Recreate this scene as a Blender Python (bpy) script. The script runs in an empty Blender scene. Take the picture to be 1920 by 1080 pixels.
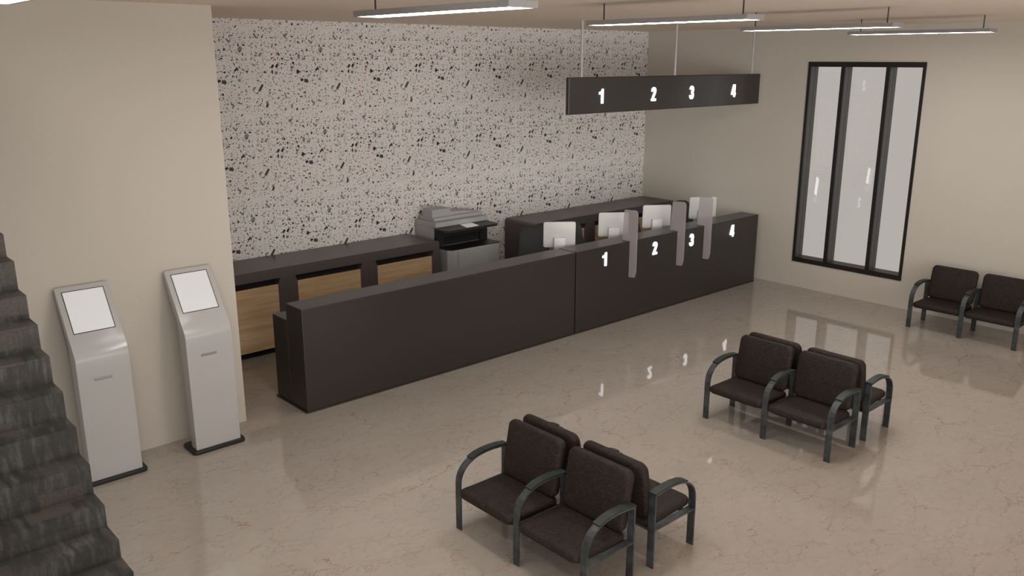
import bpy, bmesh, math, random
from mathutils import Vector, Matrix
C = bpy.context.scene.collection
sc = bpy.context.scene
PI = math.pi
random.seed(4)

# ---------------------------------------------------------------- materials
def new_mat(name):
    m = bpy.data.materials.new(name); m.use_nodes = True
    nt = m.node_tree
    b = nt.nodes['Principled BSDF']
    return m, nt, b
def N(nt, t, **kw):
    n = nt.nodes.new(t)
    for k, v in kw.items(): setattr(n, k, v)
    return n
def lin(c):
    return tuple(((x/255)/12.92 if x/255 <= .04045 else (((x/255)+.055)/1.055)**2.4) for x in c)
def plain(name, col, rough=.5, metal=0, spec=.5, vary=.06, scale=6, bump=0, bscale=60, emit=None, estr=1, alpha=1, ior=1.5):
    m, nt, b = new_mat(name)
    tc = N(nt, 'ShaderNodeTexCoord')
    no = N(nt, 'ShaderNodeTexNoise'); no.inputs['Scale'].default_value = scale; no.inputs['Detail'].default_value = 4
    nt.links.new(tc.outputs['Object'], no.inputs['Vector'])
    mx = N(nt, 'ShaderNodeMix', data_type='RGBA')
    mx.inputs[6].default_value = (*[c*(1-vary) for c in col], 1)
    mx.inputs[7].default_value = (*[min(1, c*(1+vary)) for c in col], 1)
    nt.links.new(no.outputs['Fac'], mx.inputs[0])
    nt.links.new(mx.outputs[2], b.inputs['Base Color'])
    b.inputs['Roughness'].default_value = rough
    b.inputs['Metallic'].default_value = metal
    b.inputs['Specular IOR Level'].default_value = spec
    b.inputs['IOR'].default_value = ior
    b.inputs['Alpha'].default_value = alpha
    if bump:
        n2 = N(nt, 'ShaderNodeTexNoise'); n2.inputs['Scale'].default_value = bscale
        nt.links.new(tc.outputs['Object'], n2.inputs['Vector'])
        bp = N(nt, 'ShaderNodeBump'); bp.inputs['Strength'].default_value = bump; bp.inputs['Distance'].default_value = .01
        nt.links.new(n2.outputs['Fac'], bp.inputs['Height']); nt.links.new(bp.outputs[0], b.inputs['Normal'])
    if emit:
        b.inputs['Emission Color'].default_value = (*emit, 1); b.inputs['Emission Strength'].default_value = estr
    return m
def math_(nt, op, a, b=None, c=None, clamp=False):
    n = N(nt, 'ShaderNodeMath', operation=op); n.use_clamp = clamp
    for i, v in enumerate((a, b, c)):
        if v is None: continue
        if isinstance(v, (int, float)): n.inputs[i].default_value = v
        else: nt.links.new(v, n.inputs[i])
    return n.outputs[0]
def mixc(nt, f, a, b):
    n = N(nt, 'ShaderNodeMix', data_type='RGBA')
    for i, v in ((0, f), (6, a), (7, b)):
        if isinstance(v, (int, float)): n.inputs[i].default_value = v
        elif isinstance(v, tuple): n.inputs[i].default_value = (*v, 1)
        else: nt.links.new(v, n.inputs[i])
    return n.outputs[2]
def ramp(nt, fac, stops, interp='LINEAR'):
    r = N(nt, 'ShaderNodeValToRGB'); cr = r.color_ramp; cr.interpolation = interp
    while len(cr.elements) < len(stops): cr.elements.new(.5)
    for e, (p, c) in zip(cr.elements, stops):
        e.position = p; e.color = (*c, 1) if len(c) == 3 else c
    nt.links.new(fac, r.inputs[0]); return r.outputs[0]

WALL = plain('wall_paint', (.515, .476, .415), rough=.75, vary=.015, scale=1.2, spec=.3)
CEIL = plain('ceiling_paint', (.80, .70, .59), rough=.85, vary=.02, scale=1.5, spec=.2)

def terrazzo():
    m, nt, b = new_mat('terrazzo_wall')
    tc = N(nt, 'ShaderNodeTexCoord'); sp = N(nt, 'ShaderNodeSeparateXYZ'); nt.links.new(tc.outputs['Object'], sp.inputs[0])
    cb = N(nt, 'ShaderNodeCombineXYZ'); nt.links.new(sp.outputs[0], cb.inputs[0]); nt.links.new(sp.outputs[2], cb.inputs[1])
    base_n = N(nt, 'ShaderNodeTexNoise'); base_n.inputs['Scale'].default_value = 3; nt.links.new(cb.outputs[0], base_n.inputs['Vector'])
    col = mixc(nt, base_n.outputs['Fac'], (.68, .635, .605), (.76, .715, .685))
    # layers: scale, size range, elongation, occupancy, palette, offset
    blk = (.012, .012, .011); gry = (.16, .16, .15); grn = (.035, .055, .04); tan = (.36, .25, .18); mau = (.20, .165, .18); sage = (.17, .21, .18); lt = (.38, .36, .34)
    # printed slab repeats every 1.108 x 1.053 m, as terrazzo panels do
    PU, PV = 1.108, 1.053
    u = math_(nt, 'FLOORED_MODULO', math_(nt, 'SUBTRACT', sp.outputs[0], 4.90), PU)
    v = math_(nt, 'FLOORED_MODULO', math_(nt, 'SUBTRACT', sp.outputs[2], 2.95), PV)
    cb = N(nt, 'ShaderNodeCombineXYZ'); nt.links.new(u, cb.inputs[0]); nt.links.new(v, cb.inputs[1])
    layers = [
        (62, .10, .28, 1.3, .45, [(0, blk), (.45, gry), (.65, tan), (.80, lt)], 1.3),
        (34, .10, .31, 1.8, .80, [(0, blk), (.28, (.07, .07, .065)), (.42, gry), (.58, sage), (.68, tan), (.80, lt)], 3.7),
        (19, .12, .35, 2.4, .92, [(0, blk), (.24, (.07, .07, .065)), (.36, gry), (.50, mau), (.62, sage), (.74, tan), (.86, lt)], 9.1),
        (12.5, .10, .28, 2.5, .40, [(0, blk), (.12, gry), (.45, mau), (.62, sage), (.78, tan), (.9, lt)], 17.3),
    ]
    for (s, s0, s1, el, occ, pal, off) in layers:
        mp = N(nt, 'ShaderNodeVectorMath', operation='MULTIPLY_ADD')
        nt.links.new(cb.outputs[0], mp.inputs[0]); mp.inputs[1].default_value = (s, s, 0); mp.inputs[2].default_value = (off, off*1.7, 0)
        # repeat the same slab, as printed terrazzo panels do
        vo = N(nt, 'ShaderNodeTexVoronoi', voronoi_dimensions='2D', feature='F1'); vo.inputs['Scale'].default_value = 1
        vo.inputs['Randomness'].default_value = .95
        nt.links.new(mp.outputs[0], vo.inputs['Vector'])
        d = N(nt, 'ShaderNodeVectorMath', operation='SUBTRACT'); nt.links.new(mp.outputs[0], d.inputs[0]); nt.links.new(vo.outputs['Position'], d.inputs[1])
        rgb = N(nt, 'ShaderNodeSeparateColor'); nt.links.new(vo.outputs['Color'], rgb.inputs[0])
        rot = N(nt, 'ShaderNodeVectorRotate', rotation_type='Z_AXIS'); nt.links.new(d.outputs[0], rot.inputs['Vector'])
        nt.links.new(math_(nt, 'MULTIPLY', rgb.outputs[0], 6.283), rot.inputs['Angle'])
        xy = N(nt, 'ShaderNodeSeparateXYZ'); nt.links.new(rot.outputs[0], xy.inputs[0])
        x, y = xy.outputs[0], xy.outputs[1]
        a = math_(nt, 'ABSOLUTE', x)
        # elongation varies from chip to chip
        ee = math_(nt, 'ADD', math_(nt, 'MULTIPLY', math_(nt, 'FRACT', math_(nt, 'MULTIPLY', rgb.outputs[0], 7.3)), el-.6), 1.1)
        bb = math_(nt, 'MULTIPLY', math_(nt, 'ABSOLUTE', y), ee)
        cc = math_(nt, 'ADD', math_(nt, 'MULTIPLY', x, .75), math_(nt, 'MULTIPLY', math_(nt, 'MULTIPLY', y, ee), .95))
        dd = math_(nt, 'SUBTRACT', math_(nt, 'MULTIPLY', math_(nt, 'MULTIPLY', y, ee), .6), math_(nt, 'MULTIPLY', x, .9))
        mm = math_(nt, 'MAXIMUM', math_(nt, 'MAXIMUM', a, bb), math_(nt, 'MAXIMUM', cc, dd))
        g2 = math_(nt, 'POWER', rgb.outputs[1], 1.7)
        size = math_(nt, 'ADD', math_(nt, 'MULTIPLY', g2, s1-s0), s0)
        occf = math_(nt, 'LESS_THAN', math_(nt, 'FRACT', math_(nt, 'MULTIPLY', rgb.outputs[1], 13.7)), occ)
        mask = math_(nt, 'MULTIPLY', math_(nt, 'LESS_THAN', mm, size), occf)
        # keep chips whole at the slab joints
        ps = N(nt, 'ShaderNodeSeparateXYZ'); nt.links.new(vo.outputs['Position'], ps.inputs[0])
        for ax, o_, per in ((0, off, PU), (1, off*1.7, PV)):
            mg = s1*.9
            mask = math_(nt, 'MULTIPLY', mask, math_(nt, 'GREATER_THAN', ps.outputs[ax], o_+mg))
            mask = math_(nt, 'MULTIPLY', mask, math_(nt, 'LESS_THAN', ps.outputs[ax], o_+per*s-mg))
        pc = ramp(nt, rgb.outputs[2], pal, 'CONSTANT')
        col = mixc(nt, mask, col, pc)
    # the large chips of the slab: centre u, v, turn, half length, half width, colour, triangular
    big = [(.665, .490, 0, .028, .034, blk, 1), (.705, .388, 20, .021, .016, blk, 0), (.765, .373, -18, .030, .022, grn, 0), (.131, .299, 56, .048, .016, grn, 0), (.040, .290, 45, .028, .012, sage, 0),
           (.518, .945, 35, .042, .024, gry, 1), (.677, .680, 88, .032, .016, mau, 0), (.352, .479, 5, .019, .018, gry, 0), (.305, .558, 50, .024, .014, blk, 0), (.365, .563, 60, .026, .015, blk, 0),
           (.300, .490, 92, .024, .009, blk, 0), (.999, .770, 30, .026, .022, sage, 0), (.322, .820, 70, .036, .014, mau, 1), (.053, .575, -30, .026, .013, tan, 0), (.566, .515, 60, .022, .015, tan, 0),
           (.381, .716, 45, .022, .014, tan, 0), (.460, .198, 105, .042, .012, tan, 0), (.850, .100, -40, .030, .011, gry, 0), (.200, .080, 60, .028, .012, blk, 0), (.930, .520, 30, .026, .012, blk, 0),
           (.150, .700, 50, .028, .013, sage, 0), (.850, .860, -50, .030, .010, gry, 0), (.540, .060, 80, .026, .012, mau, 0), (.100, .920, -55, .036, .011, gry, 0)]
    for (cu, cv, an, hl, hw, cc_, tri) in big:
        du = math_(nt, 'SUBTRACT', u, cu); dv = math_(nt, 'SUBTRACT', v, cv)
        ca, sa = math.cos(math.radians(an)), math.sin(math.radians(an))
        x = math_(nt, 'ADD', math_(nt, 'MULTIPLY', du, ca), math_(nt, 'MULTIPLY', dv, sa))
        y = math_(nt, 'SUBTRACT', math_(nt, 'MULTIPLY', dv, ca), math_(nt, 'MULTIPLY', du, sa))
        ax = math_(nt, 'DIVIDE', math_(nt, 'ABSOLUTE', x), hl); ay = math_(nt, 'DIVIDE', math_(nt, 'ABSOLUTE', y), hw)
        m_ = math_(nt, 'MAXIMUM', ax, ay)
        k = 1.0 if tri else .42
        q = math_(nt, 'ADD', ay, math_(nt, 'MULTIPLY', math_(nt, 'ADD', math_(nt, 'DIVIDE', x, hl), 1 if tri else 0), .5 if tri else k))
        m_ = math_(nt, 'MAXIMUM', m_, q if tri else math_(nt, 'MULTIPLY', q, .85))
        col = mixc(nt, math_(nt, 'LESS_THAN', m_, 1), col, cc_)
    nt.links.new(col, b.inputs['Base Color']); b.inputs['Roughness'].default_value = .5; b.inputs['Specular IOR Level'].default_value = .3
    return m
TERR = terrazzo()

def marble():
    m, nt, b = new_mat('marble_floor')
    tc = N(nt, 'ShaderNodeTexCoord')
    mp = N(nt, 'ShaderNodeMapping'); mp.inputs['Rotation'].default_value = (0, 0, math.radians(35)); mp.inputs['Scale'].default_value = (1, 1.7, 1)
    nt.links.new(tc.outputs['Object'], mp.inputs[0])
    v = mp.outputs[0]
    n0 = N(nt, 'ShaderNodeTexNoise'); n0.inputs['Scale'].default_value = 1.1; n0.inputs['Detail'].default_value = 5; nt.links.new(v, n0.inputs['Vector'])
    n0b = N(nt, 'ShaderNodeTexNoise'); n0b.inputs['Scale'].default_value = 9; n0b.inputs['Detail'].default_value = 6; nt.links.new(v, n0b.inputs['Vector'])
    col = mixc(nt, math_(nt, 'ADD', math_(nt, 'MULTIPLY', n0.outputs['Fac'], .6), math_(nt, 'MULTIPLY', n0b.outputs['Fac'], .4)), (.295, .252, .217), (.42, .373, .332))
    def veins(scale, warp, width, seed, gate_scale, g0, g1):
        wn = N(nt, 'ShaderNodeTexNoise'); wn.inputs['Scale'].default_value = scale*3; wn.inputs['Detail'].default_value = 6; wn.inputs['Roughness'].default_value = .65
        of = N(nt, 'ShaderNodeVectorMath', operation='ADD'); nt.links.new(v, of.inputs[0]); of.inputs[1].default_value = (seed, seed*2.3, 0)
        nt.links.new(of.outputs[0], wn.inputs['Vector'])
        wv = N(nt, 'ShaderNodeVectorMath', operation='MULTIPLY_ADD'); nt.links.new(wn.outputs['Color'], wv.inputs[0]); wv.inputs[1].default_value = (warp,)*3; nt.links.new(of.outputs[0], wv.inputs[2])
        vo = N(nt, 'ShaderNodeTexVoronoi', feature='DISTANCE_TO_EDGE', voronoi_dimensions='2D'); vo.inputs['Scale'].default_value = scale; nt.links.new(wv.outputs[0], vo.inputs['Vector'])
        gn = N(nt, 'ShaderNodeTexNoise'); gn.inputs['Scale'].default_value = gate_scale; gn.inputs['Detail'].default_value = 3; nt.links.new(of.outputs[0], gn.inputs['Vector'])
        gate = N(nt, 'ShaderNodeMapRange'); gate.inputs[1].default_value = g0; gate.inputs[2].default_value = g1; nt.links.new(gn.outputs['Fac'], gate.inputs[0])
        e = N(nt, 'ShaderNodeMapRange'); e.inputs[1].default_value = 0; e.inputs[2].default_value = width; e.inputs[3].default_value = 1; e.inputs[4].default_value = 0
        nt.links.new(vo.outputs['Distance'], e.inputs[0])
        return math_(nt, 'MULTIPLY', e.outputs[0], gate.outputs[0], clamp=True)
    a = veins(1.1, .60, .010, 3.1, 1.6, .42, .62)
    col = mixc(nt, math_(nt, 'MULTIPLY', a, .9), col, (.20, .095, .055))
    a2 = veins(2.9, .32, .018, 8.7, 2.2, .47, .62)
    col = mixc(nt, math_(nt, 'MULTIPLY', a2, .75), col, (.19, .11, .07))
    a3 = veins(8.0, .15, .032, 14.2, 3.0, .47, .60)
    col = mixc(nt, math_(nt, 'MULTIPLY', a3, .7), col, (.14, .11, .09))
    # short dark flecks
    fn = N(nt, 'ShaderNodeTexNoise'); fn.inputs['Scale'].default_value = 24; fn.inputs['Detail'].default_value = 3; nt.links.new(v, fn.inputs['Vector'])
    fl = N(nt, 'ShaderNodeMapRange'); fl.inputs[1].default_value = .66; fl.inputs[2].default_value = .74; nt.links.new(fn.outputs['Fac'], fl.inputs[0])
    col = mixc(nt, math_(nt, 'MULTIPLY', fl.outputs[0], .45), col, (.13, .10, .08))
    nt.links.new(col, b.inputs['Base Color'])
    b.inputs['Roughness'].default_value = .04; b.inputs['IOR'].default_value = 1.68
    return m
FLOOR = marble()

def slate():
    m, nt, b = new_mat('dark_slate_tile')
    tc = N(nt, 'ShaderNodeTexCoord'); geo = N(nt, 'ShaderNodeNewGeometry')
    sp = N(nt, 'ShaderNodeSeparateXYZ'); nt.links.new(tc.outputs['Object'], sp.inputs[0])
    # u along the step width, v = running length up the flight
    run = math_(nt, 'ADD', sp.outputs[1], sp.outputs[2])
    cb = N(nt, 'ShaderNodeCombineXYZ'); nt.links.new(sp.outputs[0], cb.inputs[0]); nt.links.new(run, cb.inputs[1])
    br = N(nt, 'ShaderNodeTexBrick'); br.offset = .37; br.inputs['Scale'].default_value = 1
    br.inputs['Color1'].default_value = (.0, 0, 0, 1); br.inputs['Color2'].default_value = (1, 1, 1, 1); br.inputs['Mortar'].default_value = (.5, .5, .5, 1)
    br.inputs['Mortar Size'].default_value = .0015; br.inputs['Brick Width'].default_value = .23; br.inputs['Row Height'].default_value = .115
    nt.links.new(cb.outputs[0], br.inputs['Vector'])
    st = N(nt, 'ShaderNodeVectorMath', operation='MULTIPLY'); nt.links.new(cb.outputs[0], st.inputs[0]); st.inputs[1].default_value = (26, 4.5, 1)
    ns = N(nt, 'ShaderNodeTexNoise'); ns.inputs['Scale'].default_value = 1; ns.inputs['Detail'].default_value = 7; ns.inputs['Roughness'].default_value = .65; nt.links.new(st.outputs[0], ns.inputs['Vector'])
    nb = N(nt, 'ShaderNodeTexNoise'); nb.inputs['Scale'].default_value = 60; nb.inputs['Detail'].default_value = 5; nt.links.new(tc.outputs['Object'], nb.inputs['Vector'])
    nl = N(nt, 'ShaderNodeTexNoise'); nl.inputs['Scale'].default_value = 5; nt.links.new(cb.outputs[0], nl.inputs['Vector'])
    f = math_(nt, 'ADD', math_(nt, 'MULTIPLY', ns.outputs['Fac'], .7), math_(nt, 'MULTIPLY', nl.outputs['Fac'], .35))
    col = ramp(nt, f, [(.36, (.007, .007, .006)), (.52, (.022, .0215, .0195)), (.68, (.078, .076, .070))])
    warm = mixc(nt, nb.outputs['Fac'], (.010, .008, .006), (.10, .080, .062))
    bf = N(nt, 'ShaderNodeSeparateColor'); nt.links.new(br.outputs['Color'], bf.inputs[0])
    wf = N(nt, 'ShaderNodeMapRange'); wf.inputs[1].default_value = .76; wf.inputs[2].default_value = .80; wf.inputs[4].default_value = .85; nt.links.new(bf.outputs[0], wf.inputs[0])
    col = mixc(nt, wf.outputs[0], col, warm)
    col = mixc(nt, math_(nt, 'MULTIPLY', math_(nt, 'ABSOLUTE', math_(nt, 'SUBTRACT', bf.outputs[0], .5)), .5), col, (.018, .017, .015))
    col = mixc(nt, math_(nt, 'MULTIPLY', br.outputs['Fac'], .7), col, (.012, .011, .01))
    nt.links.new(col, b.inputs['Base Color']); b.inputs['Roughness'].default_value = .55
    bp = N(nt, 'ShaderNodeBump'); bp.inputs['Strength'].default_value = .35; bp.inputs['Distance'].default_value = .006
    nt.links.new(math_(nt, 'ADD', nb.outputs['Fac'], ns.outputs['Fac']), bp.inputs['Height']); nt.links.new(bp.outputs[0], b.inputs['Normal'])
    return m
SLATE = slate()

def leather():
    m, nt, b = new_mat('brown_leather')
    tc = N(nt, 'ShaderNodeTexCoord')
    n1 = N(nt, 'ShaderNodeTexNoise'); n1.inputs['Scale'].default_value = 5; n1.inputs['Detail'].default_value = 5; nt.links.new(tc.outputs['Object'], n1.inputs['Vector'])
    # fine horizontal wrinkles
    mp = N(nt, 'ShaderNodeVectorMath', operation='MULTIPLY'); nt.links.new(tc.outputs['Object'], mp.inputs[0]); mp.inputs[1].default_value = (70, 38, 130)
    wn = N(nt, 'ShaderNodeTexNoise'); wn.inputs['Scale'].default_value = 1; wn.inputs['Detail'].default_value = 4; wn.inputs['Roughness'].default_value = .6; wn.inputs['Distortion'].default_value = 1.4
    nt.links.new(mp.outputs[0], wn.inputs['Vector'])
    col = mixc(nt, n1.outputs['Fac'], (.011, .0066, .0055), (.024, .0155, .0130))
    hl = N(nt, 'ShaderNodeMapRange'); hl.inputs[1].default_value = .50; hl.inputs[2].default_value = .62; nt.links.new(wn.outputs['Fac'], hl.inputs[0])
    col = mixc(nt, math_(nt, 'MULTIPLY', hl.outputs[0], .40), col, (.085, .058, .048))
    nt.links.new(col, b.inputs['Base Color']); b.inputs['Roughness'].default_value = .55; b.inputs['Specular IOR Level'].default_value = .2
    bp = N(nt, 'ShaderNodeBump'); bp.inputs['Strength'].default_value = .9; bp.inputs['Distance'].default_value = .006
    nt.links.new(wn.outputs['Fac'], bp.inputs['Height']); nt.links.new(bp.outputs[0], b.inputs['Normal'])
    return m
LEATH = leather()

def brushed(name, c0, c1, scale, rough=.45, metal=.3):
    m, nt, b = new_mat(name)
    tc = N(nt, 'ShaderNodeTexCoord')
    n1 = N(nt, 'ShaderNodeTexNoise'); n1.inputs['Scale'].default_value = scale; n1.inputs['Detail'].default_value = 8; n1.inputs['Roughness'].default_value = .7
    nt.links.new(tc.outputs['Object'], n1.inputs['Vector'])
    col = ramp(nt, n1.outputs['Fac'], [(.32, c0), (.70, c1)])
    nt.links.new(col, b.inputs['Base Color']); b.inputs['Roughness'].default_value = rough; b.inputs['Metallic'].default_value = metal
    bp = N(nt, 'ShaderNodeBump'); bp.inputs['Strength'].default_value = .15; bp.inputs['Distance'].default_value = .004
    nt.links.new(n1.outputs['Fac'], bp.inputs['Height']); nt.links.new(bp.outputs[0], b.inputs['Normal'])
    return m
STEEL = brushed('bench_steel', (.018, .0215, .0235), (.085, .095, .101), 11)
PAD = brushed('green_black_armrest', (.0055, .0085, .007), (.018, .025, .021), 14, rough=.5, metal=0)

def oak():
    m, nt, b = new_mat('light_oak')
    tc = N(nt, 'ShaderNodeTexCoord')
    mp = N(nt, 'ShaderNodeVectorMath', operation='MULTIPLY'); nt.links.new(tc.outputs['Object'], mp.inputs[0]); mp.inputs[1].default_value = (1.1, 4, 22)
    n1 = N(nt, 'ShaderNodeTexNoise'); n1.inputs['Scale'].default_value = 1; n1.inputs['Detail'].default_value = 6; n1.inputs['Distortion'].default_value = .35; nt.links.new(mp.outputs[0], n1.inputs['Vector'])
    mp2 = N(nt, 'ShaderNodeVectorMath', operation='MULTIPLY'); nt.links.new(tc.outputs['Object'], mp2.inputs[0]); mp2.inputs[1].default_value = (7, 30, 170)
    n2 = N(nt, 'ShaderNodeTexNoise'); n2.inputs['Scale'].default_value = 1; nt.links.new(mp2.outputs[0], n2.inputs['Vector'])
    f = math_(nt, 'ADD', math_(nt, 'MULTIPLY', n1.outputs['Fac'], .8), math_(nt, 'MULTIPLY', n2.outputs['Fac'], .2))
    col = ramp(nt, f, [(.30, (.36, .225, .115)), (.5, (.47, .315, .18)), (.70, (.56, .40, .25))])
    nt.links.new(col, b.inputs['Base Color']); b.inputs['Roughness'].default_value = .5
    return m
OAK = oak()

DARK = plain('counter_laminate', (.0205, .0165, .015), rough=.32, vary=.05, scale=4, spec=.68)
CAB = plain('cabinet_laminate', (.075, .061, .061), rough=.36, vary=.04, scale=4, spec=.6)
BLACK = plain('black_plastic', (.009, .009, .009), rough=.45, vary=.05)
BLACKM = plain('window_black', (.008, .007, .0065), rough=.45, vary=.05, scale=3)
FRAMESIDE = plain('window_channel', (.060, .057, .052), rough=.5, vary=.05, scale=3)
PITCH = plain('recess_shade', (.003, .003, .003), rough=.9, vary=.1)  # near-black colour paints in the shade of gaps and recesses
KIOSK = plain('kiosk_white', (.43, .422, .415), rough=.20, vary=.01, scale=3, spec=.5)
KSCREEN = plain('kiosk_screen_glow', (.3, .3, .3), rough=.4, vary=.01, emit=(.95, .93, .915), estr=.40)
MSCREEN = plain('monitor_screen_glow', (.05, .05, .05), rough=.3, vary=.01, emit=(.93, .97, 1), estr=4)
WHITEP = plain('white_plastic', (.56, .555, .54), rough=.4, vary=.015, scale=4)
GREYP = plain('printer_grey', (.34, .345, .34), rough=.5, vary=.02, scale=4)
PAPER = plain('white_paper_glow', (.86, .85, .84), rough=.7, vary=.02, emit=(.8, .8, .8), estr=.12)  # slight emission added so the sheet looks brighter than the light makes it
CHROME = plain('slot_steel', (.32, .31, .31), rough=.35, metal=.6, vary=.05)
ALU = plain('lamp_aluminium', (.26, .25, .245), rough=.45, metal=.2, vary=.03)
ROD = plain('sign_rod_white', (.42, .39, .385), rough=.5, vary=.03)
GLOW = plain('lamp_diffuser', (.9, .9, .9), rough=.5, vary=.01, emit=(1, .975, .95), estr=34)
DIGIT = plain('lit_numeral', (.3, .3, .3), rough=.5, vary=.01, emit=(1, 1, 1), estr=1.5)
CFAB = plain('chair_fabric', (.026, .026, .025), rough=.75, vary=.12, scale=40, bump=.2, bscale=250)
CPLA = plain('chair_plastic', (.014, .013, .012), rough=.5, vary=.1)

def mixed_glass(name, tint, opacity, rough=.0, ior=1.5, refl=1.0):
    """thin sheet: see-through film + a milky diffuse part + fresnel mirror"""
    m, nt, b = new_mat(name)
    nt.nodes.remove(b); out = nt.nodes['Material Output']
    tr = N(nt, 'ShaderNodeBsdfTransparent'); df = N(nt, 'ShaderNodeBsdfDiffuse'); gl = N(nt, 'ShaderNodeBsdfGlossy')
    tc = N(nt, 'ShaderNodeTexCoord'); no = N(nt, 'ShaderNodeTexNoise'); no.inputs['Scale'].default_value = 2; nt.links.new(tc.outputs['Object'], no.inputs['Vector'])
    nt.links.new(mixc(nt, no.outputs['Fac'], tuple(t*.99 for t in tint), tint), df.inputs['Color'])
    gl.inputs['Roughness'].default_value = rough
    fr = N(nt, 'ShaderNodeFresnel'); fr.inputs['IOR'].default_value = ior
    m1 = N(nt, 'ShaderNodeMixShader'); m1.inputs[0].default_value = opacity
    nt.links.new(tr.outputs[0], m1.inputs[1]); nt.links.new(df.outputs[0], m1.inputs[2])
    m2 = N(nt, 'ShaderNodeMixShader'); nt.links.new(math_(nt, 'MULTIPLY', fr.outputs[0], refl), m2.inputs[0])
    nt.links.new(m1.outputs[0], m2.inputs[1]); nt.links.new(gl.outputs[0], m2.inputs[2])
    nt.links.new(m2.outputs[0], out.inputs['Surface'])
    return m
GLASS = mixed_glass('window_glass', (.5, .48, .46), .0, refl=1.9)
ACRYL = mixed_glass('frosted_acrylic', (.62, .55, .55), .50, rough=.3, ior=1.4)

# ---------------------------------------------------------------- mesh helpers
def link(name, bm, mat, parent=None, smooth=False, auto=None):
    me = bpy.data.meshes.new(name); 
    bmesh.ops.recalc_face_normals(bm, faces=bm.faces[:])
    bm.to_mesh(me); bm.free()
    mats = mat if isinstance(mat, (list, tuple)) else [mat]
    for q in mats: me.materials.append(q)
    o = bpy.data.objects.new(name, me); C.objects.link(o)
    if parent: o.parent = parent
    if smooth:
        for p in me.polygons: p.use_smooth = True
        if auto is None: auto = 35
        me.set_sharp_from_angle(angle=math.radians(auto))
    return o
def box(bm, x0, x1, y0, y1, z0, z1, bev=0, seg=2, mi=0):
    t = bmesh.new()
    vs = [t.verts.new(p) for p in [(x0,y0,z0),(x1,y0,z0),(x1,y1,z0),(x0,y1,z0),(x0,y0,z1),(x1,y0,z1),(x1,y1,z1),(x0,y1,z1)]]
    for f in [(0,3,2,1),(4,5,6,7),(0,1,5,4),(1,2,6,5),(2,3,7,6),(3,0,4,7)]: t.faces.new([vs[i] for i in f])
    if bev: bmesh.ops.bevel(t, geom=t.edges[:], offset=bev, segments=seg, profile=.5, affect='EDGES')
    merge(bm, t, mi)
def merge(bm, t, mi=0):
    mp = {}
    for v in t.verts: mp[v] = bm.verts.new(v.co)
    for f in t.faces:
        try:
            nf = bm.faces.new([mp[v] for v in f.verts]); nf.material_index = mi
        except ValueError: pass
    t.free()
def prism(bm, pts, f0, f1, bev=0, seg=2):
    """pts: 2-D outline; f0, f1: functions giving the 3-D point at either end"""
    t = bmesh.new()
    a = [t.verts.new(f0(*p)) for p in pts]; b = [t.verts.new(f1(*p)) for p in pts]
    n = len(pts)
    t.faces.new(a); t.faces.new(b[::-1])
    for i in range(n): t.faces.new([a[i], b[i], b[(i+1) % n], a[(i+1) % n]])
    if bev:
        es = [e for e in t.edges if (e.verts[0] in a) == (e.verts[1] in a)]
        bmesh.ops.bevel(t, geom=es, offset=bev, segments=seg, profile=.5, affect='EDGES')
    merge(bm, t)
def cyl(bm, p0, p1, r, n=12, r1=None):
    r1 = r if r1 is None else r1
    p0 = Vector(p0); p1 = Vector(p1); d = (p1-p0).normalized()
    u = d.orthogonal().normalized(); w = d.cross(u)
    a = [bm.verts.new(p0+(u*math.cos(k*2*PI/n)+w*math.sin(k*2*PI/n))*r) for k in range(n)]
    b = [bm.verts.new(p1+(u*math.cos(k*2*PI/n)+w*math.sin(k*2*PI/n))*r1) for k in range(n)]
    bm.faces.new(a[::-1]); bm.faces.new(b)
    for k in range(n): bm.faces.new([a[k], a[(k+1) % n], b[(k+1) % n], b[k]])
def rrect(w, h, R, k=6):
    pts = []
    for cx, cy, a0 in ((w/2-R, h/2-R, 0), (-w/2+R, h/2-R, 90), (-w/2+R, -h/2+R, 180), (w/2-R, -h/2+R, 270)):
        for i in range(k+1):
            a = math.radians(a0+90*i/k); pts.append((cx+R*math.cos(a), cy+R*math.sin(a)))
    return pts
def cushion(bm, w, h, th, R, r, puff, M):
    """pillow: rounded-rect outline, rolled edge, slightly domed faces. local x,y = face, z = thickness"""
    rings = []
    base = rrect(w, h, R)
    prof = []
    for i in range(7):
        a = -PI/2 + PI*i/6
        prof.append((r-r*math.cos(a), (th/2-r)*(-1 if a < 0 else (1 if a > 0 else 0))+r*math.sin(a)))
    inner = [(.80, .45), (.55, .8), (.28, .96)]
    def ring(ins, z, s=1):
        sx = (w/2-ins)/(w/2)*s; sy = (h/2-ins)/(h/2)*s
        return [bm.verts.new(M @ Vector((x*sx, y*sy, z))) for x, y in base]
    for s, p in reversed(inner): rings.append(ring(r, -th/2-puff*p, s))
    for ins, z in prof: rings.append(ring(ins, z))
    for s, p in inner: rings.append(ring(r, th/2+puff*p, s))
    n = len(base)
    for A, B in zip(rings, rings[1:]):
        for i in range(n): bm.faces.new([A[i], A[(i+1) % n], B[(i+1) % n], B[i]])
    for rg, z, rev in ((rings[0], -th/2-puff, True), (rings[-1], th/2+puff, False)):
        c = bm.verts.new(M @ Vector((0, 0, z)))
        for i in range(n):
            f = [rg[i], rg[(i+1) % n], c]
            bm.faces.new(f[::-1] if rev else f)
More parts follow.
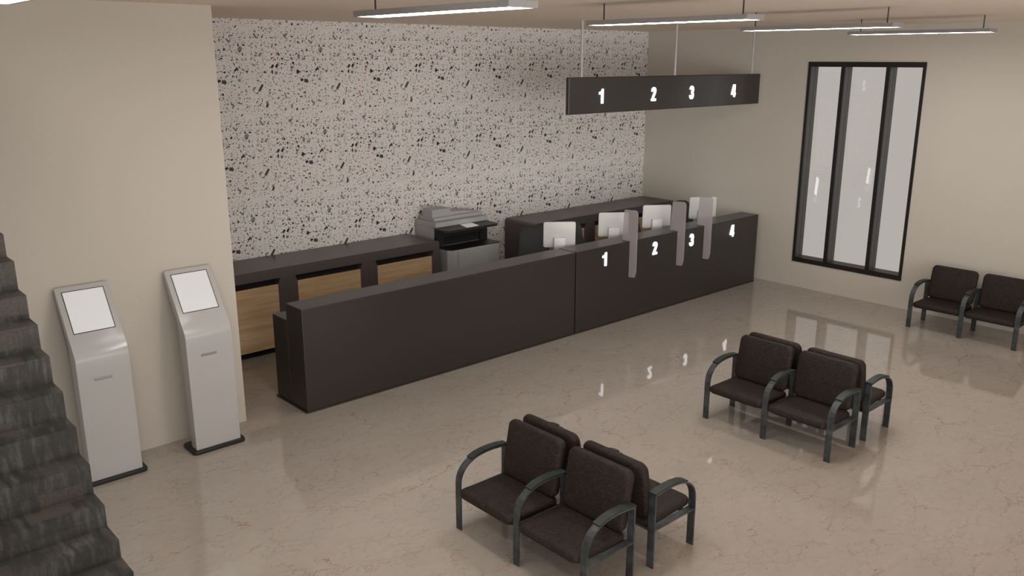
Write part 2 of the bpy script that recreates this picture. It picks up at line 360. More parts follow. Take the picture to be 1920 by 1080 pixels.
def strip(bm, path, t, y0, y1):
    """flat bar of thickness t following path (x,z), width y0..y1, thickness to the right of travel"""
    n = len(path); off = []
    for i, p in enumerate(path):
        a = Vector(path[max(0, i-1)]); b = Vector(path[min(n-1, i+1)])
        if 0 < i < n-1:
            d1 = (Vector(p)-a).normalized(); d2 = (b-Vector(p)).normalized()
            n1 = Vector((d1.y, -d1.x)); n2 = Vector((d2.y, -d2.x)); m = (n1+n2).normalized(); m = m/max(.5, m.dot(n1))
        else:
            d = (b-a).normalized(); m = Vector((d.y, -d.x))
        off.append((p[0]+m.x*t, p[1]+m.y*t))
    rows = []
    for (x, z), (x2, z2) in zip(path, off):
        rows.append([bm.verts.new(q) for q in ((x, y0, z), (x, y1, z), (x2, y1, z2), (x2, y0, z2))])
    for A, B in zip(rows, rows[1:]):
        for k in range(4): bm.faces.new([A[k], A[(k+1) % 4], B[(k+1) % 4], B[k]])
    bm.faces.new(rows[0]); bm.faces.new(rows[-1][::-1])

def tag(o, label=None, cat=None, group=None, kind=None):
    if label: o['label'] = label
    if cat: o['category'] = cat
    if group: o['group'] = group
    if kind: o['kind'] = kind
    return o
def thing(name, loc, label, cat, group=None, rz=0):
    o = bpy.data.objects.new(name, None); C.objects.link(o); o.location = loc; o.rotation_euler = (0, 0, rz)
    o.empty_display_size = .1
    return tag(o, label, cat, group)
def copy_tree(src, loc, rz=None, label=None):
    r = src.copy(); C.objects.link(r); r.location = loc
    if rz is not None: r.rotation_euler = (0, 0, rz)
    if label: r['label'] = label
    for ch in list(src.children):
        c = ch.copy(); C.objects.link(c); c.parent = r
        for g in list(ch.children):
            d = g.copy(); C.objects.link(d); d.parent = c
    return r
def struct(name, bm, m, label, cat):
    return tag(link(name, bm, m), label, cat, kind='structure')

# ---------------------------------------------------------------- the room
CZ = 4.068; XR = 12.539; YT = 10.30
bm = bmesh.new(); box(bm, -6, XR+.3, -9, YT+.2, -.2, 0); struct('floor', bm, FLOOR, 'polished beige marble floor with thin rust-brown veins', 'floor')
bm = bmesh.new(); box(bm, -6, XR+.3, -9, YT+.2, CZ, CZ+.2); struct('ceiling', bm, CEIL, 'plain beige ceiling above the hanging lights', 'ceiling')
bm = bmesh.new(); box(bm, 3.2, XR, YT, YT+.2, 0, CZ); struct('wall_back', bm, TERR, 'white terrazzo wall with black, grey and green chips behind the counters', 'wall')
bm = bmesh.new(); box(bm, -6, 3.441, 7.922, 8.12, 0, CZ); box(bm, 3.2, 3.441, 8.12, YT, 0, CZ)
struct('wall_left', bm, WALL, 'plain beige partition wall behind the two kiosks', 'wall')
WY0, WY1, WZ0, WZ1 = 5.327, 7.117, .415, 3.555
bm = bmesh.new()
T = .26
box(bm, XR, XR+T, WY1, YT+.2, 0, CZ); box(bm, XR, XR+T, -9, WY0, 0, CZ)
box(bm, XR, XR+T, WY0, WY1, 0, WZ0); box(bm, XR, XR+T, WY0, WY1, WZ1, CZ)
struct('wall_right', bm, WALL, 'plain beige wall with the tall three-pane window', 'wall')

# window: frame, mullions, glass
win = thing('window_1', (XR, (WY0+WY1)/2, WZ0), 'tall black-framed window with three narrow panes in the beige wall', 'window'); win['kind'] = 'structure'
def local(bm, o):
    for v in bm.verts: v.co -= o.location
fs, ft, dp = .046, .074, .215
bm = bmesh.new()
x0, x1 = XR-.012, XR+.028
box(bm, x0, x1, WY0, WY0+fs, WZ0, WZ1); box(bm, x0, x1, WY1-fs, WY1, WZ0, WZ1)
box(bm, x0, x1, WY0+fs, WY1-fs, WZ0, WZ0+ft); box(bm, x0, x1, WY0+fs, WY1-fs, WZ1-ft, WZ1)
MUL = [(6.517, 6.579), (5.834, 5.893)]
for a, b_ in MUL: box(bm, x0, x1, a, b_, WZ0+ft, WZ1-ft)
local(bm, win); link('window_frame', bm, BLACKM, win)
# deep channels behind the front frame, with a dark groove half way
bm = bmesh.new()
segs = [(XR+.028, XR+.108, 0), (XR+.108, XR+.118, .006), (XR+.118, XR+dp, 0)]
for sx0, sx1, rec in segs:
    mi = 1 if rec else 0
    box(bm, sx0, sx1, WY0, WY0+fs-rec, WZ0, WZ1, mi=mi); box(bm, sx0, sx1, WY1-fs+rec, WY1, WZ0, WZ1, mi=mi)
    box(bm, sx0, sx1, WY0+fs-rec, WY1-fs+rec, WZ0, WZ0+ft-rec, mi=mi); box(bm, sx0, sx1, WY0+fs-rec, WY1-fs+rec, WZ1-ft+rec, WZ1, mi=mi)
    for a, b_ in MUL: box(bm, sx0, sx1, a+rec, b_-rec, WZ0+ft-rec, WZ1-ft+rec, mi=mi)
local(bm, win); link('window_channel', bm, [FRAMESIDE, BLACKM], win)
edges = [WY0+fs, MUL[1][0], MUL[1][1], MUL[0][0], MUL[0][1], WY1-fs]
for i in range(0, 6, 2):
    bm = bmesh.new(); xg = XR+.160
    vs = [bm.verts.new(p) for p in ((xg, edges[i]-.002, WZ0+ft-.002), (xg, edges[i+1]+.002, WZ0+ft-.002), (xg, edges[i+1]+.002, WZ1-ft+.002), (xg, edges[i]-.002, WZ1-ft+.002))]
    bm.faces.new(vs); local(bm, win); link('pane', bm, GLASS, win)

# ---------------------------------------------------------------- staircase
nose = [(4.373, .946), (4.562, 1.052), (4.756, 1.182), (4.946, 1.359), (5.13, 1.53), (5.318, 1.694), (5.515, 1.863), (5.699, 2.021), (5.884, 2.171), (6.075, 2.355), (6.264, 2.502)]
low = [(4.373-.189*k, .946-.1351*k) for k in range(6, 0, -1)]
high = [(6.264+.189*k, 2.502+.163*k) for k in range(1, 9)]
steps = low+nose+high
XS0, XS1 = -.35, 1.2
stairs = thing('staircase', (XS1, steps[0][0], 0), 'dark grey slate-tiled staircase climbing along the left edge', 'stairs')
for i, (y, z) in enumerate(steps):
    y2 = steps[i+1][0] if i+1 < len(steps) else 7.90
    zb = max(0, z-.42)
    bm = bmesh.new(); box(bm, XS0, XS1, y, y2, zb, z)
    o = link('step', bm, SLATE, stairs); o.matrix_parent_inverse = Matrix.Translation(-stairs.location)

# ---------------------------------------------------------------- numerals
def stroke(path, w):
    """outline polygons for a thick polyline: returns list of quads + joint discs"""
    quads = []
    n = len(path)
    L, R = [], []
    for i, p in enumerate(path):
        a = Vector(path[max(0, i-1)]); b = Vector(path[min(n-1, i+1)]); p = Vector(p)
        if 0 < i < n-1:
            d1 = (p-a).normalized(); d2 = (b-p).normalized(); n1 = Vector((-d1.y, d1.x)); n2 = Vector((-d2.y, d2.x))
            m = (n1+n2).normalized(); m = m/max(.6, m.dot(n1))
        else:
            d = (b-a).normalized(); m = Vector((-d.y, d.x))
        L.append(p+m*w/2); R.append(p-m*w/2)
    return [(L[i], R[i], R[i+1], L[i+1]) for i in range(n-1)]
def arc(cx, cy, rx, ry, a0, a1, n=10):
    return [(cx+rx*math.cos(math.radians(a0+(a1-a0)*i/n)), cy+ry*math.sin(math.radians(a0+(a1-a0)*i/n))) for i in range(n+1)]
W_ = .040; H_ = .190
def digit_polys(d):
    w = W_; P = []
    if d == 1:
        P.append([(.008, 0), (.050, 0), (.050, H_), (.020, H_), (.008, .160), (-.035, .148), (-.035, .118), (.008, .120)])
    if d == 2:
        path = [(-.030, .128)]+arc(0, .142, .030, .028, 180, -20, 12)+[(.026, .118), (-.012, .050), (-.018, .018)]
        P += [list(q) for q in stroke(path, w)]
        P.append([(-.050, 0), (.050, 0), (.050, .036), (-.050, .036)])
    if d == 3:
        path = [(-.030, .136)]+arc(0, .142, .029, .029, 180, 0, 10)+[(.029, .125), (.018, .103), (-.006, .098)]
        P += [list(q) for q in stroke(path, w)]
        path = [(-.006, .098), (.018, .093), (.030, .072)]+arc(0, .048, .030, .029, 0, -180, 10)+[(-.030, .060)]
        P += [list(q) for q in stroke(path, w)]
    if d == 4:
        P.append([(.006, 0), (.044, 0), (.044, H_), (.006, H_)])
        P.append([(-.056, .034), (.058, .034), (.058, .066), (-.056, .066)])
        P.append([(-.056, .060), (-.022, .060), (.012, H_), (-.014, H_)])
    return P
def numeral(d, x, yf, zb, parent, s=1.0, dep=.012):
    """raised lit numeral standing on a face that looks towards -y"""
    bm = bmesh.new()
    # union of flat pieces extruded; slight depth offsets avoid coplanar overlap
    for k, poly in enumerate(digit_polys(d)):
        e = (k % 2)*.0006
        pts = [(p[0]*s, p[1]*s) for p in poly]
        prism(bm, pts, lambda a, b, e=e: Vector((x+a, yf-dep-e, zb+b)), lambda a, b: Vector((x+a, yf-.0005, zb+b)))
    for v in bm.verts: v.co -= parent.location
    o = link('numeral', bm, DIGIT, parent)
    o['label'] = 'glowing white number %d' % d
    return o
NUM = [(8.562, 1), (9.648, 2), (10.515, 3), (11.572, 4)]

# ---------------------------------------------------------------- service counters
YF = 7.659
def counter(x0, x1, label):
    t = thing('service_counter', ((x0+x1)/2, 8.0, 0), label, 'counter')
    bm = bmesh.new(); box(bm, x0, x1, YF, 8.0, .02, 1.135, bev=.006); local(bm, t); link('front_panel', bm, DARK, t)
    bm = bmesh.new(); box(bm, x0, x1, 8.002, 8.315, .02, .95, bev=.004); local(bm, t); link('desk', bm, DARK, t)
    bm = bmesh.new(); box(bm, x0-.014, x1, YF-.003, 8.335, 0, .019, bev=.003); local(bm, t); link('plinth', bm, DARK, t)
    return t
c1 = counter(4.0, 8.004, 'long dark brown reception counter without numbers, left of the numbered one')
c2 = counter(8.024, 12.31, 'dark brown service counter with glowing numbers 1 to 4 on its front')
for x, d in NUM: numeral(d, x, YF, .862, c2)

# hanging sign
sg = thing('hanging_sign', (10.13, 7.83, 2.908), 'dark hanging board with white numbers 1 to 4 over the counter', 'sign')
bm = bmesh.new(); box(bm, 7.97, 12.295, 7.80, 7.86, 2.908, 3.372, bev=.012, seg=3); local(bm, sg); link('sign_board', bm, DARK, sg)
for x in (8.223, 10.144, 12.085):
    bm = bmesh.new(); cyl(bm, (x, 7.83, 3.37), (x, 7.83, CZ), .017, 12); local(bm, sg); link('rod', bm, ROD, sg, smooth=True)
for x, d in NUM: numeral(d, x, 7.80, 3.030, sg)

# acrylic dividers
DV = ['frosted acrylic divider between counter numbers 1 and 2', 'frosted acrylic divider between counter numbers 2 and 3', 'frosted acrylic divider between counter numbers 3 and 4']
def round_poly(pts, rad, k=5):
    out = []; n = len(pts)
    for i, p in enumerate(pts):
        r = rad[i]; p = Vector(p)
        if r <= 0: out.append(tuple(p)); continue
        a = (Vector(pts[i-1])-p).normalized(); b = (Vector(pts[(i+1) % n])-p).normalized()
        ang = a.angle(b); t = r/math.tan(ang/2)
        p0 = p+a*t; p1 = p+b*t
        for j in range(k+1):
            u = j/k; out.append(tuple(p0*(1-u)**2+p*2*u*(1-u)+p1*u*u))
    return out
for x, lb in zip((9.086, 10.165, 10.825), DV):
    pts = [(YF-.004, 1.138), (YF-.004, .622), (7.545, .628), (7.522, .72), (7.522, 1.585), (7.768, 1.570), (7.792, 1.138)]
    pts = round_poly(pts, [0, .01, .035, .03, .055, .025, .006])
    bm = bmesh.new(); prism(bm, pts, lambda a, b: Vector((x-.003, a, b)), lambda a, b: Vector((x+.003, a, b)))
    o = link('acrylic_divider', bm, ACRYL); tag(o, lb, 'divider', 'acrylic dividers on the counter')

# ---------------------------------------------------------------- monitors
def make_monitor():
    t = thing('computer_monitor', (0, 0, 0), '', 'monitor', 'monitors on the counter desk')
    w, h = .44, .355; zc = 1.271-.95
    tilt = math.radians(-3.5)
    M = Matrix.Translation((0, 0, zc)) @ Matrix.Rotation(-tilt, 4, 'X')
    bm = bmesh.new()
    pts = rrect(w, h, .024)
    prism(bm, pts, lambda a, b: M @ Vector((a, 0, b)), lambda a, b: M @ Vector((a, .020, b)), bev=.005)
    link('back_shell', bm, WHITEP, t, smooth=True)
    bm = bmesh.new()
    vs = [bm.verts.new(M @ Vector((a, .0215, b))) for a, b in ((-w/2+.015, -h/2+.02), (w/2-.015, -h/2+.02), (w/2-.015, h/2-.015), (-w/2+.015, h/2-.015))]
    bm.faces.new(vs); bmesh.ops.solidify(bm, geom=bm.faces[:], thickness=.001)
    link('screen', bm, MSCREEN, t)
    bm = bmesh.new()
    box(bm, -.078, .078, -.040, .004, .05, zc-.035, bev=.006)
    box(bm, -.078, .078, -.040, .05, .0, .05, bev=.004)
    link('stand', bm, WHITEP, t, smooth=True)
    bm = bmesh.new(); box(bm, -.10, .10, -.055, .09, .0, .012, bev=.004); link('stand_base', bm, WHITEP, t)
    return t
mon = make_monitor()
mspec = [(8.211, -.672, 'white monitor seen from behind above counter seam, left of number 1'),
         (9.32, -.654, 'white monitor seen from behind, partly behind the divider between numbers 1 and 2'),
         (10.309, -.612, 'white monitor seen from behind, between the number 1-2 and number 2-3 dividers'),
         (11.478, -.650, 'white monitor farthest right, showing through the divider between numbers 3 and 4')]
for i, (x, a, lb) in enumerate(mspec):
    if i == 0: mon.location = (x, 8.17, .95); mon.rotation_euler = (0, 0, a); mon['label'] = lb
    else: copy_tree(mon, (x, 8.17, .95), a, lb)

# ---------------------------------------------------------------- office chairs
def make_office_chair():
    t = thing('office_chair', (0, 0, 0), '', 'chair', 'office chairs behind the counter')
    # local: sitter looks towards -y
    bm = bmesh.new(); M = Matrix.Translation((0, 0, .50)); cushion(bm, .52, .50, .09, .10, .04, .01, M); link('seat', bm, CFAB, t, smooth=True, auto=80)
    # tall round-topped back
    bm = bmesh.new()
    w, h = .50, .74
    def outline(s):
        pts = []
        ww = w*s; hh = h-(1-s)*w
        for i in range(15):
            a = PI*i/14; pts.append((math.copysign(abs(math.cos(a))**.62, math.cos(a))*ww/2*.88, hh/2-.24*s+math.sin(a)**.8*.24*s))
        pts += [(-ww/2*.99, hh/2-.36*s), (-ww/2, 0), (-ww/2, -hh/2+.06), (-ww/2+.06, -hh/2), (ww/2-.06, -hh/2), (ww/2, -hh/2+.06), (ww/2, 0), (ww/2*.99, hh/2-.36*s)]
        return pts
    MB_ = Matrix.Translation((0, .25, .895)) @ Matrix.Rotation(math.radians(-8), 4, 'X')
    rings = []
    for s, d in ((.86, -.030), (.93, -.045), (.975, -.040), (1, -.02), (1, .02), (.97, .04), (.9, .045)):
        rings.append([bm.verts.new(MB_ @ Vector((a, d, b))) for a, b in outline(s)])
    n = len(rings[0])
    for A, B in zip(rings, rings[1:]):
        for i in range(n): bm.faces.new([A[i], A[(i+1) % n], B[(i+1) % n], B[i]])
    bm.faces.new(rings[0]); bm.faces.new(rings[-1][::-1])
    link('backrest', bm, CFAB, t, smooth=True, auto=60)
    bm = bmesh.new(); strip(bm, [(0, 0), (0, 0)], .01, 0, 0) if False else None
    box(bm, -.035, .035, .10, .33, .40, .435, bev=.006); box(bm, -.035, .035, .30, .335, .41, .80, bev=.006); link('back_support', bm, CPLA, t)
    for s in (-1, 1):
        bm = bmesh.new(); box(bm, s*.29-.03, s*.29+.03, -.15, .12, .66, .69, bev=.01); box(bm, s*.29-.012, s*.29+.012, -.03, .03, .43, .66, bev=.004)
        box(bm, min(s*.15, s*.30), max(s*.15, s*.30), -.03, .03, .42, .44, bev=.003); link('armrest', bm, CPLA, t)
    bm = bmesh.new(); cyl(bm, (0, 0, .10), (0, 0, .45), .028, 14); link('gas_lift', bm, CPLA, t, smooth=True)
    bm = bmesh.new()
    for k in range(5):
        a = k*2*PI/5+.3; c, s = math.cos(a), math.sin(a)
        cyl(bm, (0, 0, .115), (c*.29, s*.29, .075), .028, 8, .016)
    link('star_base', bm, CPLA, t)
    for k in range(5):
        a = k*2*PI/5+.3; c, s = math.cos(a), math.sin(a)
        bm = bmesh.new(); p = Vector((c*.29, s*.29, .03)); q = Vector((-s, c, 0))*.02
        cyl(bm, p-q, p+q, .03, 12); cyl(bm, p+Vector((0, 0, .02)), p+Vector((0, 0, .05)), .008, 6); link('caster', bm, CPLA, t, smooth=True)
    return t
ch = make_office_chair()
cspec = [(8.30, 8.78, -.45, 'grey-black office chair behind the counter, left of the monitor nearest the counter seam'),
         (9.14, 8.78, -.2, 'dark office chair behind the white monitor left of number 1'),
         (10.48, 8.76, -.15, 'dark office chair between the monitors of numbers 2 and 3'),
         (11.80, 8.74, -.25, 'dark round-backed office chair farthest right, beside the last monitor')]
for i, (x, y, a, lb) in enumerate(cspec):
    if i == 0: ch.location = (x, y-.1, 0); ch.rotation_euler = (0, 0, a); ch['label'] = lb
    else: copy_tree(ch, (x, y-.1, 0), a, lb)

# ---------------------------------------------------------------- cabinets
CY0, CY1, CZT = 9.57, 10.285, 1.113
def cabinet(x0, x1, label, rl=False, rr=False):
    t = thing('storage_cabinet', ((x0+x1)/2, CY0, 0), label, 'cabinet', 'low cabinets along the terrazzo wall')
    g = .001; x0 += g; x1 -= g
    bw = .108; ot, wt, wb = .985, .908, .108
    # carcass outline seen from the front (x,z), as one frame around the opening
    bm = bmesh.new()
    def column(a, b, bevL, bevR):
        tt = bmesh.new()
        vs = [tt.verts.new(p) for p in [(a,CY0,.06),(b,CY0,.06),(b,CY1,.06),(a,CY1,.06),(a,CY0,CZT),(b,CY0,CZT),(b,CY1,CZT),(a,CY1,CZT)]]
        for f in [(0,3,2,1),(4,5,6,7),(0,1,5,4),(1,2,6,5),(2,3,7,6),(3,0,4,7)]: tt.faces.new([vs[i] for i in f])
        return tt
    # body block behind the doors
    box(bm, x0+.02, x1-.02, CY0+.10, CY1, .06, CZT-.03, mi=1)
    # front frame: side posts + top rail + slanted finger-pull
    def quadprism(pts):
        prism(bm, pts, lambda a, b: Vector((a, CY0, b)), lambda a, b: Vector((a, CY0+.10, b)))
    dl, dr = x0+bw+.022, x1-bw-.022
    ol, orr = x0+bw-.008, x1-bw+.008
    zf = CZT-.02
    quadprism([(x0, wb), (dl, wb), (dl, wt), (ol, ot), (ol, zf), (x0, zf)])
    quadprism([(x1, wb), (x1, zf), (orr, zf), (orr, ot), (dr, wt), (dr, wb)])
    quadprism([(ol, ot), (orr, ot), (orr, zf), (ol, zf)])
    link_o = link('carcass', bm, [CAB, PITCH], t)
    link_o.matrix_parent_inverse = Matrix.Translation(-t.location)
    # top slab, ends rounded on an open end
    bm = bmesh.new(); R = .05
    pts = [(x0, zf)]
    if rr: pts += [(x1, zf-.0), (x1, CZT-R)] + [(x1-R+R*math.sin(a), CZT-R+R*math.cos(a)) for a in [PI/2*(1-k/6) for k in range(1, 7)]]
    else: pts += [(x1, zf), (x1, CZT)]
    if rl: pts += [(x0+R-R*math.sin(a), CZT-R+R*math.cos(a)) for a in [PI/2*k/6 for k in range(0, 6)]]+[(x0, CZT-R)]
    else: pts += [(x0, CZT)]
    pts = [(p[0], p[1]) for p in pts]
    # slab goes low enough to hold its rounding
    lo = CZT-.055
    top = []
    if rl: top += [(x0, lo), (x0, CZT-R)]+[(x0+R-R*math.cos(a), CZT-R+R*math.sin(a)) for a in [PI/2*k/6 for k in range(1, 7)]]
    else: top += [(x0, lo), (x0, CZT)]
    if rr: top += [(x1-R+R*math.sin(a), CZT-R+R*math.cos(a)) for a in [PI/2*k/6 for k in range(0, 7)]]+[(x1, lo)]
    else: top += [(x1, CZT), (x1, lo)]
    prism(bm, top, lambda a, b: Vector((a, CY0-.002, b)), lambda a, b: Vector((a, CY1, b)))
    o = link('top_panel', bm, CAB, t, smooth=True, auto=30); o.matrix_parent_inverse = Matrix.Translation(-t.location)
    bm = bmesh.new()
    box(bm, x0, x0+.02, CY0+.10, CY1, .06, lo)
    o = link('side_panel', bm, CAB, t); o.matrix_parent_inverse = Matrix.Translation(-t.location)
    bm = bmesh.new(); box(bm, x1-.02, x1, CY0+.10, CY1, .06, lo)
    o = link('side_panel', bm, CAB, t); o.matrix_parent_inverse = Matrix.Translation(-t.location)
    bm = bmesh.new(); box(bm, dl+.002, dr-.002, CY0+.004, CY0+.028, wb, wt, bev=.0015)
    o = link('door', bm, OAK, t); o.matrix_parent_inverse = Matrix.Translation(-t.location); o['label'] = 'light oak door panel'
    bm = bmesh.new(); box(bm, x0+.05, x1-.05, CY0+.12, CY1-.05, 0, .06)
    o = link('plinth', bm, PITCH, t); o.matrix_parent_inverse = Matrix.Translation(-t.location)
cabinet(3.661, 4.846, 'low dark cabinet with oak door, half hidden by the partition edge')
cabinet(4.846, 6.031, 'low dark cabinet with oak door, middle of the left row')
cabinet(6.031, 7.205, 'low dark cabinet with oak door, next to the printer', rr=True)
cabinet(9.08, 10.33, 'low dark cabinet right of the printer, with rounded left end', rl=True)
cabinet(10.33, 11.43, 'low dark cabinet in the middle of the right row')
cabinet(11.43, 12.53, 'low dark cabinet in the corner under the terrazzo edge')

# ---------------------------------------------------------------- printer
pr = thing('office_printer', (7.78, 9.9, 0), 'large grey and black office printer between the cabinet rows', 'printer')
def padd(name, bm, m, smooth=False, parent=None):
    o = link(name, bm, m, parent or pr, smooth=smooth); o.matrix_parent_inverse = Matrix.Translation(-pr.location) if parent is None else Matrix()
    return o
px0, px1 = 7.29, 8.26
bm = bmesh.new()
pts = round_poly([(px0, 9.75), (px0, 9.50), (px0+.06, 9.435), (px1-.05, 9.425), (px1, 9.46), (px1, 9.75)], [0]*6)
prism(bm, pts, lambda a, b: Vector((a, b, .03)), lambda a, b: Vector((a, b, .962)))
box(bm, px0, px1, 9.75, 10.24, .03, .962); padd('lower_body', bm, GREYP)
bm = bmesh.new(); prism(bm, [(px0+.004, 9.754), (px0+.004, 9.50), (px0+.063, 9.440), (px1-.052, 9.430), (px1-.004, 9.463), (px1-.004, 9.754)], lambda a, b: Vector((a, b, .962)), lambda a, b: Vector((a, b, .970))); padd('output_bay', bm, BLACK)
bm = bmesh.new(); box(bm, 7.435, 8.15, 9.418, 9.45, .50, .955, bev=.005); padd('drawer', bm, GREYP)
bm = bmesh.new(); box(bm, 7.435, 8.15, 9.418, 9.45, .06, .49, bev=.005); padd('drawer', bm, GREYP)
# column: grey back, black front with the paper exit slot
bm = bmesh.new(); box(bm, px0, px1, 9.80, 10.24, .962, 1.25); padd('rear_housing', bm, GREYP)
bm = bmesh.new()
for a in ((px0+.004, 7.425, .970, 1.245), (8.115, px1-.004, .970, 1.245), (7.425, 8.115, 1.10, 1.245)):
    box(bm, a[0], a[1], 9.756, 9.80, a[2], a[3])
padd('front_column', bm, BLACK)
bm = bmesh.new(); box(bm, 7.425, 8.115, 9.785, 9.80, .970, 1.10); padd('exit_slot', bm, PITCH)
bm = bmesh.new(); box(bm, px0, px1, 9.757, 10.24, 1.25, 1.322, bev=.006); padd('scanner_bed', bm, GREYP)
bm = bmesh.new(); prism(bm, [(7.262, 9.755), (7.262, 9.53), (7.31, 9.475), (8.19, 9.455), (8.245, 9.50), (8.245, 9.755)], lambda a, b: Vector((a, b, 1.215)), lambda a, b: Vector((a, b, 1.249)), bev=.003); padd('control_shelf', bm, BLACK)
bm = bmesh.new(); box(bm, px0+.05, px1, 9.86, 10.22, 1.322, 1.372, bev=.006)
prism(bm, [(7.68, 1.372), (8.23, 1.372), (8.0, 1.405), (7.68, 1.425)], lambda a, b: Vector((a, 9.93, b)), lambda a, b: Vector((a, 10.2, b))); padd('scanner_lid', bm, GREYP)
bm = bmesh.new(); prism(bm, [(7.335, 1.372), (7.335, 1.486), (7.66, 1.486), (7.70, 1.372)], lambda a, b: Vector((a, 9.895, b)), lambda a, b: Vector((a, 10.13, b)), bev=.006); padd('document_feeder', bm, GREYP)
for q in ((7.34, 9.52), (8.20, 9.52), (7.34, 10.2), (8.20, 10.2)):
    bm = bmesh.new(); cyl(bm, (*q, 0), (*q, .032), .025, 12); padd('foot', bm, BLACK)
bm = bmesh.new()
prism(bm, [(7.725, 9.745), (7.945, 9.745), (7.893, 9.515), (7.652, 9.495)], lambda a, b: Vector((a, b, 1.2495)), lambda a, b: Vector((a, b, 1.2525)))
tag(link('paper_sheet', bm, PAPER), 'white sheet of paper lying on the printer shelf', 'paper')

# ---------------------------------------------------------------- kiosks
def make_kiosk():
    t = thing('touch_kiosk', (0, 0, 0), '', 'kiosk', 'self-service kiosks by the partition')
    w = .218
    # local y: 0 = front face (world 7.503)
    prof = [(0, .035), (0, 1.02), (0, 1.125), (.003, 1.15), (.010, 1.172), (.022, 1.193), (.045, 1.227), (.09, 1.2934), (.367, 1.702), (.377, 1.703), (.412, 1.675), (.412, 1.640), (.165, 1.275), (.150, 1.225), (.148, 1.10), (.118, .035)]
    bm = bmesh.new(); prism(bm, prof, lambda a, b: Vector((-w, a, b)), lambda a, b: Vector((w, a, b)), bev=.006, seg=3)
    link('cabinet_body', bm, KIOSK, t, smooth=True, auto=28)
    d = Vector((.337, .497)).normalized(); nrm = Vector((-d.y, d.x))
    def on(u, s, lift=0):
        p = Vector((.030, 1.205))+d*s+nrm*lift
        return Vector((u, p.x, p.y))
    s0, s1 = .165, .560
    def slab(u0, u1, a, b, l0, l1, m, name, parent):
        bm = bmesh.new(); t8 = bmesh.new()
        vs = [t8.verts.new(on(u, s, l)) for l in (l0, l1) for (u, s) in ((u0, a), (u1, a), (u1, b), (u0, b))]
        for f in [(0,3,2,1),(4,5,6,7),(0,1,5,4),(1,2,6,5),(2,3,7,6),(3,0,4,7)]: t8.faces.new([vs[i] for i in f])
        merge(bm, t8); return link(name, bm, m, parent)
    slab(-.172, .172, s0, s1, -.002, .0015, BLACK, 'screen_bezel', t)
    slab(-.1648, .1648, s0+.0072, s1-.0072, .0015, .0025, KSCREEN, 'touch_screen', t)
    bm = bmesh.new(); box(bm, -.087, .058, -.007, .002, .943, .965, bev=.004)
    box(bm, -.080, .051, -.0082, -.006, .951, .957); link('card_slot', bm, CHROME, t)
    bm = bmesh.new()
    pts = rrect(.51, .285, .03)
    prism(bm, pts, lambda a, b: Vector((a, b+.1085, 0)), lambda a, b: Vector((a, b+.1085, .034)), bev=.008)
    link('base_plate', bm, BLACK, t, smooth=True)
    return t
k1 = make_kiosk(); k1.location = (2.968, 7.503, 0); k1['label'] = 'white touch-screen kiosk at the partition edge, farther from the stairs'
copy_tree(k1, (2.035, 7.503, 0), None, 'white touch-screen kiosk beside the dark staircase')

# ---------------------------------------------------------------- ceiling lights
def make_lamp():
    t = thing('pendant_light', (0, 0, 3.884), '', 'light', 'slim linear lights hanging from the ceiling')
    L0, L1, hw = -.82, .82, .115
    def loc(bm):
        for v in bm.verts: v.co.z -= 3.884
    bm = bmesh.new()
    box(bm, -hw, hw, L0, L1, 3.898, 3.924)
    box(bm, -hw, -hw+.018, L0, L1, 3.884, 3.898); box(bm, hw-.018, hw, L0, L1, 3.884, 3.898)
    box(bm, -hw+.018, hw-.018, L0, L0+.018, 3.884, 3.898); box(bm, -hw+.018, hw-.018, L1-.018, L1, 3.884, 3.898)
    loc(bm); link('housing', bm, ALU, t)
    bm = bmesh.new(); box(bm, -hw+.018, hw-.018, L0+.018, L1-.018, 3.886, 3.8975); loc(bm); link('diffuser', bm, GLOW, t)
    for y in (-.71, .71):
        bm = bmesh.new(); cyl(bm, (0, y, 3.924), (0, y, CZ), .006, 8); loc(bm); link('suspension_rod', bm, BLACK, t)
    return t
lamp = make_lamp()
lspec = [(1.13, 'slim hanging linear light in the far top left corner, mostly out of view'), (3.51, 'slim hanging linear light nearest the terrazzo wall, largest one fully in view'), (5.88, 'slim hanging linear light just in front of the hanging number board'),
         (8.25, 'slim hanging linear light above the window, second from the right'), (10.56, 'slim hanging linear light above the window, rightmost and smallest')]
for i, (x, lb) in enumerate(lspec):
    if i == 0: lamp.location = (x, 4.63, 3.884); lamp['label'] = lb
    else: copy_tree(lamp, (x, 4.63, 3.884), None, lb)

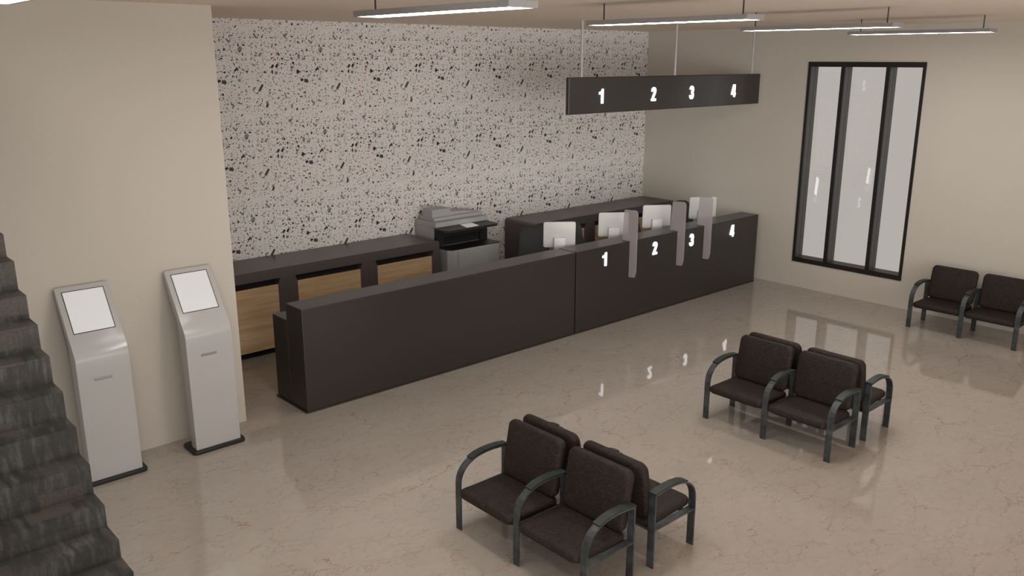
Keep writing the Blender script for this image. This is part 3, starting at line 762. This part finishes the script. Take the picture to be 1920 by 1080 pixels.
# ---------------------------------------------------------------- waiting benches
def make_bench():
    t = thing('waiting_bench', (0, 0, 0), '', 'bench', 'two-seat waiting benches')
    arcp = [(0, 0), (0, .30), (0, .40), (.006, .445), (.022, .485), (.048, .522), (.085, .553), (.13, .577), (.19, .595), (.26, .604), (.34, .605), (.42, .599), (.492, .588)]
    for yc in (-.673, 0, .673):
        y0, y1 = yc-.03, yc+.03
        bm = bmesh.new(); strip(bm, arcp, .013, y0, y1)
        box(bm, .479, .492, y0, y1, 0, .588); box(bm, .012, .480, y0+.001, y1-.001, .303, .316)
        f = link('arm_frame', bm, STEEL, t)
        pp = [p for p in [(.118, .5725), (.15, .5845), (.19, .596), (.26, .605), (.34, .606), (.42, .600), (.494, .589)]]
        bm = bmesh.new(); strip(bm, [(a, b+.013) for a, b in pp], .0125, y0-.003, y1+.003)
        p = link('armrest_pad', bm, PAD, f); p['label'] = 'dark green-black armrest pad'
    for s in (-1, 1):
        yc = s*.3365
        bm = bmesh.new()
        M = Matrix.Translation((.225, yc, .332)) @ Matrix.Rotation(math.radians(2), 4, 'Y')
        cushion(bm, .52, .606, .078, .055, .034, .010, M); link('seat', bm, LEATH, t, smooth=True, auto=80)
        bm = bmesh.new()
        # face plane: local x = up, local y = width, z = thickness
        up = Vector((math.sin(math.radians(11)), 0, math.cos(math.radians(11)))); nn = Vector((-up.z, 0, up.x))
        M = Matrix(((up.x, 0, nn.x, .490), (up.y, 1, nn.y, yc), (up.z, 0, nn.z, .588), (0, 0, 0, 1)))
        cushion(bm, .465, .606, .080, .060, .034, .012, M); link('backrest', bm, LEATH, t, smooth=True, auto=80)
        bm = bmesh.new(); box(bm, .40, .478, yc-.306, yc+.306, .280, .300); box(bm, .05, .08, yc-.306, yc+.306, .282, .300); link('seat_rail', bm, STEEL, t)
    return t
bench = make_bench()
YB = 4.133
bspec = [(3.748, 0, 'brown two-seat bench nearest the camera, facing the kiosks'), (4.948, PI, 'brown two-seat bench nearest the camera, facing the window, behind its twin'),
         (7.004, 0, 'brown two-seat bench in the middle of the hall, facing the kiosks'), (8.190, PI, 'brown two-seat bench in the middle of the hall, facing the window'),
         (11.70, 0, 'brown two-seat bench standing against the window wall at right')]
for i, (x, a, lb) in enumerate(bspec):
    if i == 0: bench.location = (x, YB, 0); bench['label'] = lb
    else: copy_tree(bench, (x, YB, 0), a, lb)

# ---------------------------------------------------------------- light
w = bpy.data.worlds.new('World'); sc.world = w; w.use_nodes = True
bg = w.node_tree.nodes['Background']; bg.inputs[0].default_value = (.485, .45, .42, 1); bg.inputs[1].default_value = 1.0
def area(name, loc, rot, sx, sy, power, col=(1, .95, .9)):
    l = bpy.data.lights.new(name, 'AREA'); l.shape = 'RECTANGLE'; l.size = sx; l.size_y = sy; l.energy = power; l.color = col
    o = bpy.data.objects.new(name, l); C.objects.link(o); o.location = loc; o.rotation_euler = rot; return o

area('fill_light_rear', (4, -8.6, 2.5), (math.radians(89), 0, 0), 13, 4, 330, (1, .985, .97))  # added soft fill far behind the camera, not a fixture of the hall
area('fill_light_overhead', (2.2, 1.8, 4.0), (0, 0, 0), 5.5, 6, 40, (1, .985, .97))  # unseen overhead panel added to brighten the floor and top faces
area('fill_light_left', (-5.6, -3.2, 2.5), (math.radians(92), 0, math.radians(-82)), 9, 4, 260, (1, .985, .97))  # added fill from the open left end, for the right wall
sl = area('fill_light_side', (4.6, -2.8, 2.6), (math.radians(94), 0, math.radians(-27)), 9, 3.6, 62, (1, .985, .97)); sl.data.spread = math.radians(56)  # narrow fill added out of view, aimed at the dim far corner
area('fill_uplight', (3.5, -2.5, .6), (math.radians(180-12), 0, 0), 8, 3.5, 250, (1, .985, .97))  # added low panel facing up, only to lighten the ceiling
# ---------------------------------------------------------------- camera
cam = bpy.data.cameras.new('Camera'); co = bpy.data.objects.new('Camera', cam); C.objects.link(co)
f, p, y = 1611., math.radians(14.94), math.radians(48.08)
cam.sensor_width = 36; cam.lens = f*36/1920
F = Vector((math.cos(p)*math.cos(y), math.cos(p)*math.sin(y), -math.sin(p)))
co.location = (0, 0, 3.6); co.rotation_euler = F.to_track_quat('-Z', 'Y').to_euler()
sc.camera = co
sc.view_settings.view_transform = 'Standard'; sc.view_settings.look = 'None'
sc.view_settings.exposure = 0; sc.view_settings.gamma = 1
sc.cycles.max_bounces = 10; sc.cycles.diffuse_bounces = 6; sc.cycles.transparent_max_bounces = 12
sc.cycles.sample_clamp_indirect = 6; sc.cycles.caustics_reflective = False; sc.cycles.caustics_refractive = False
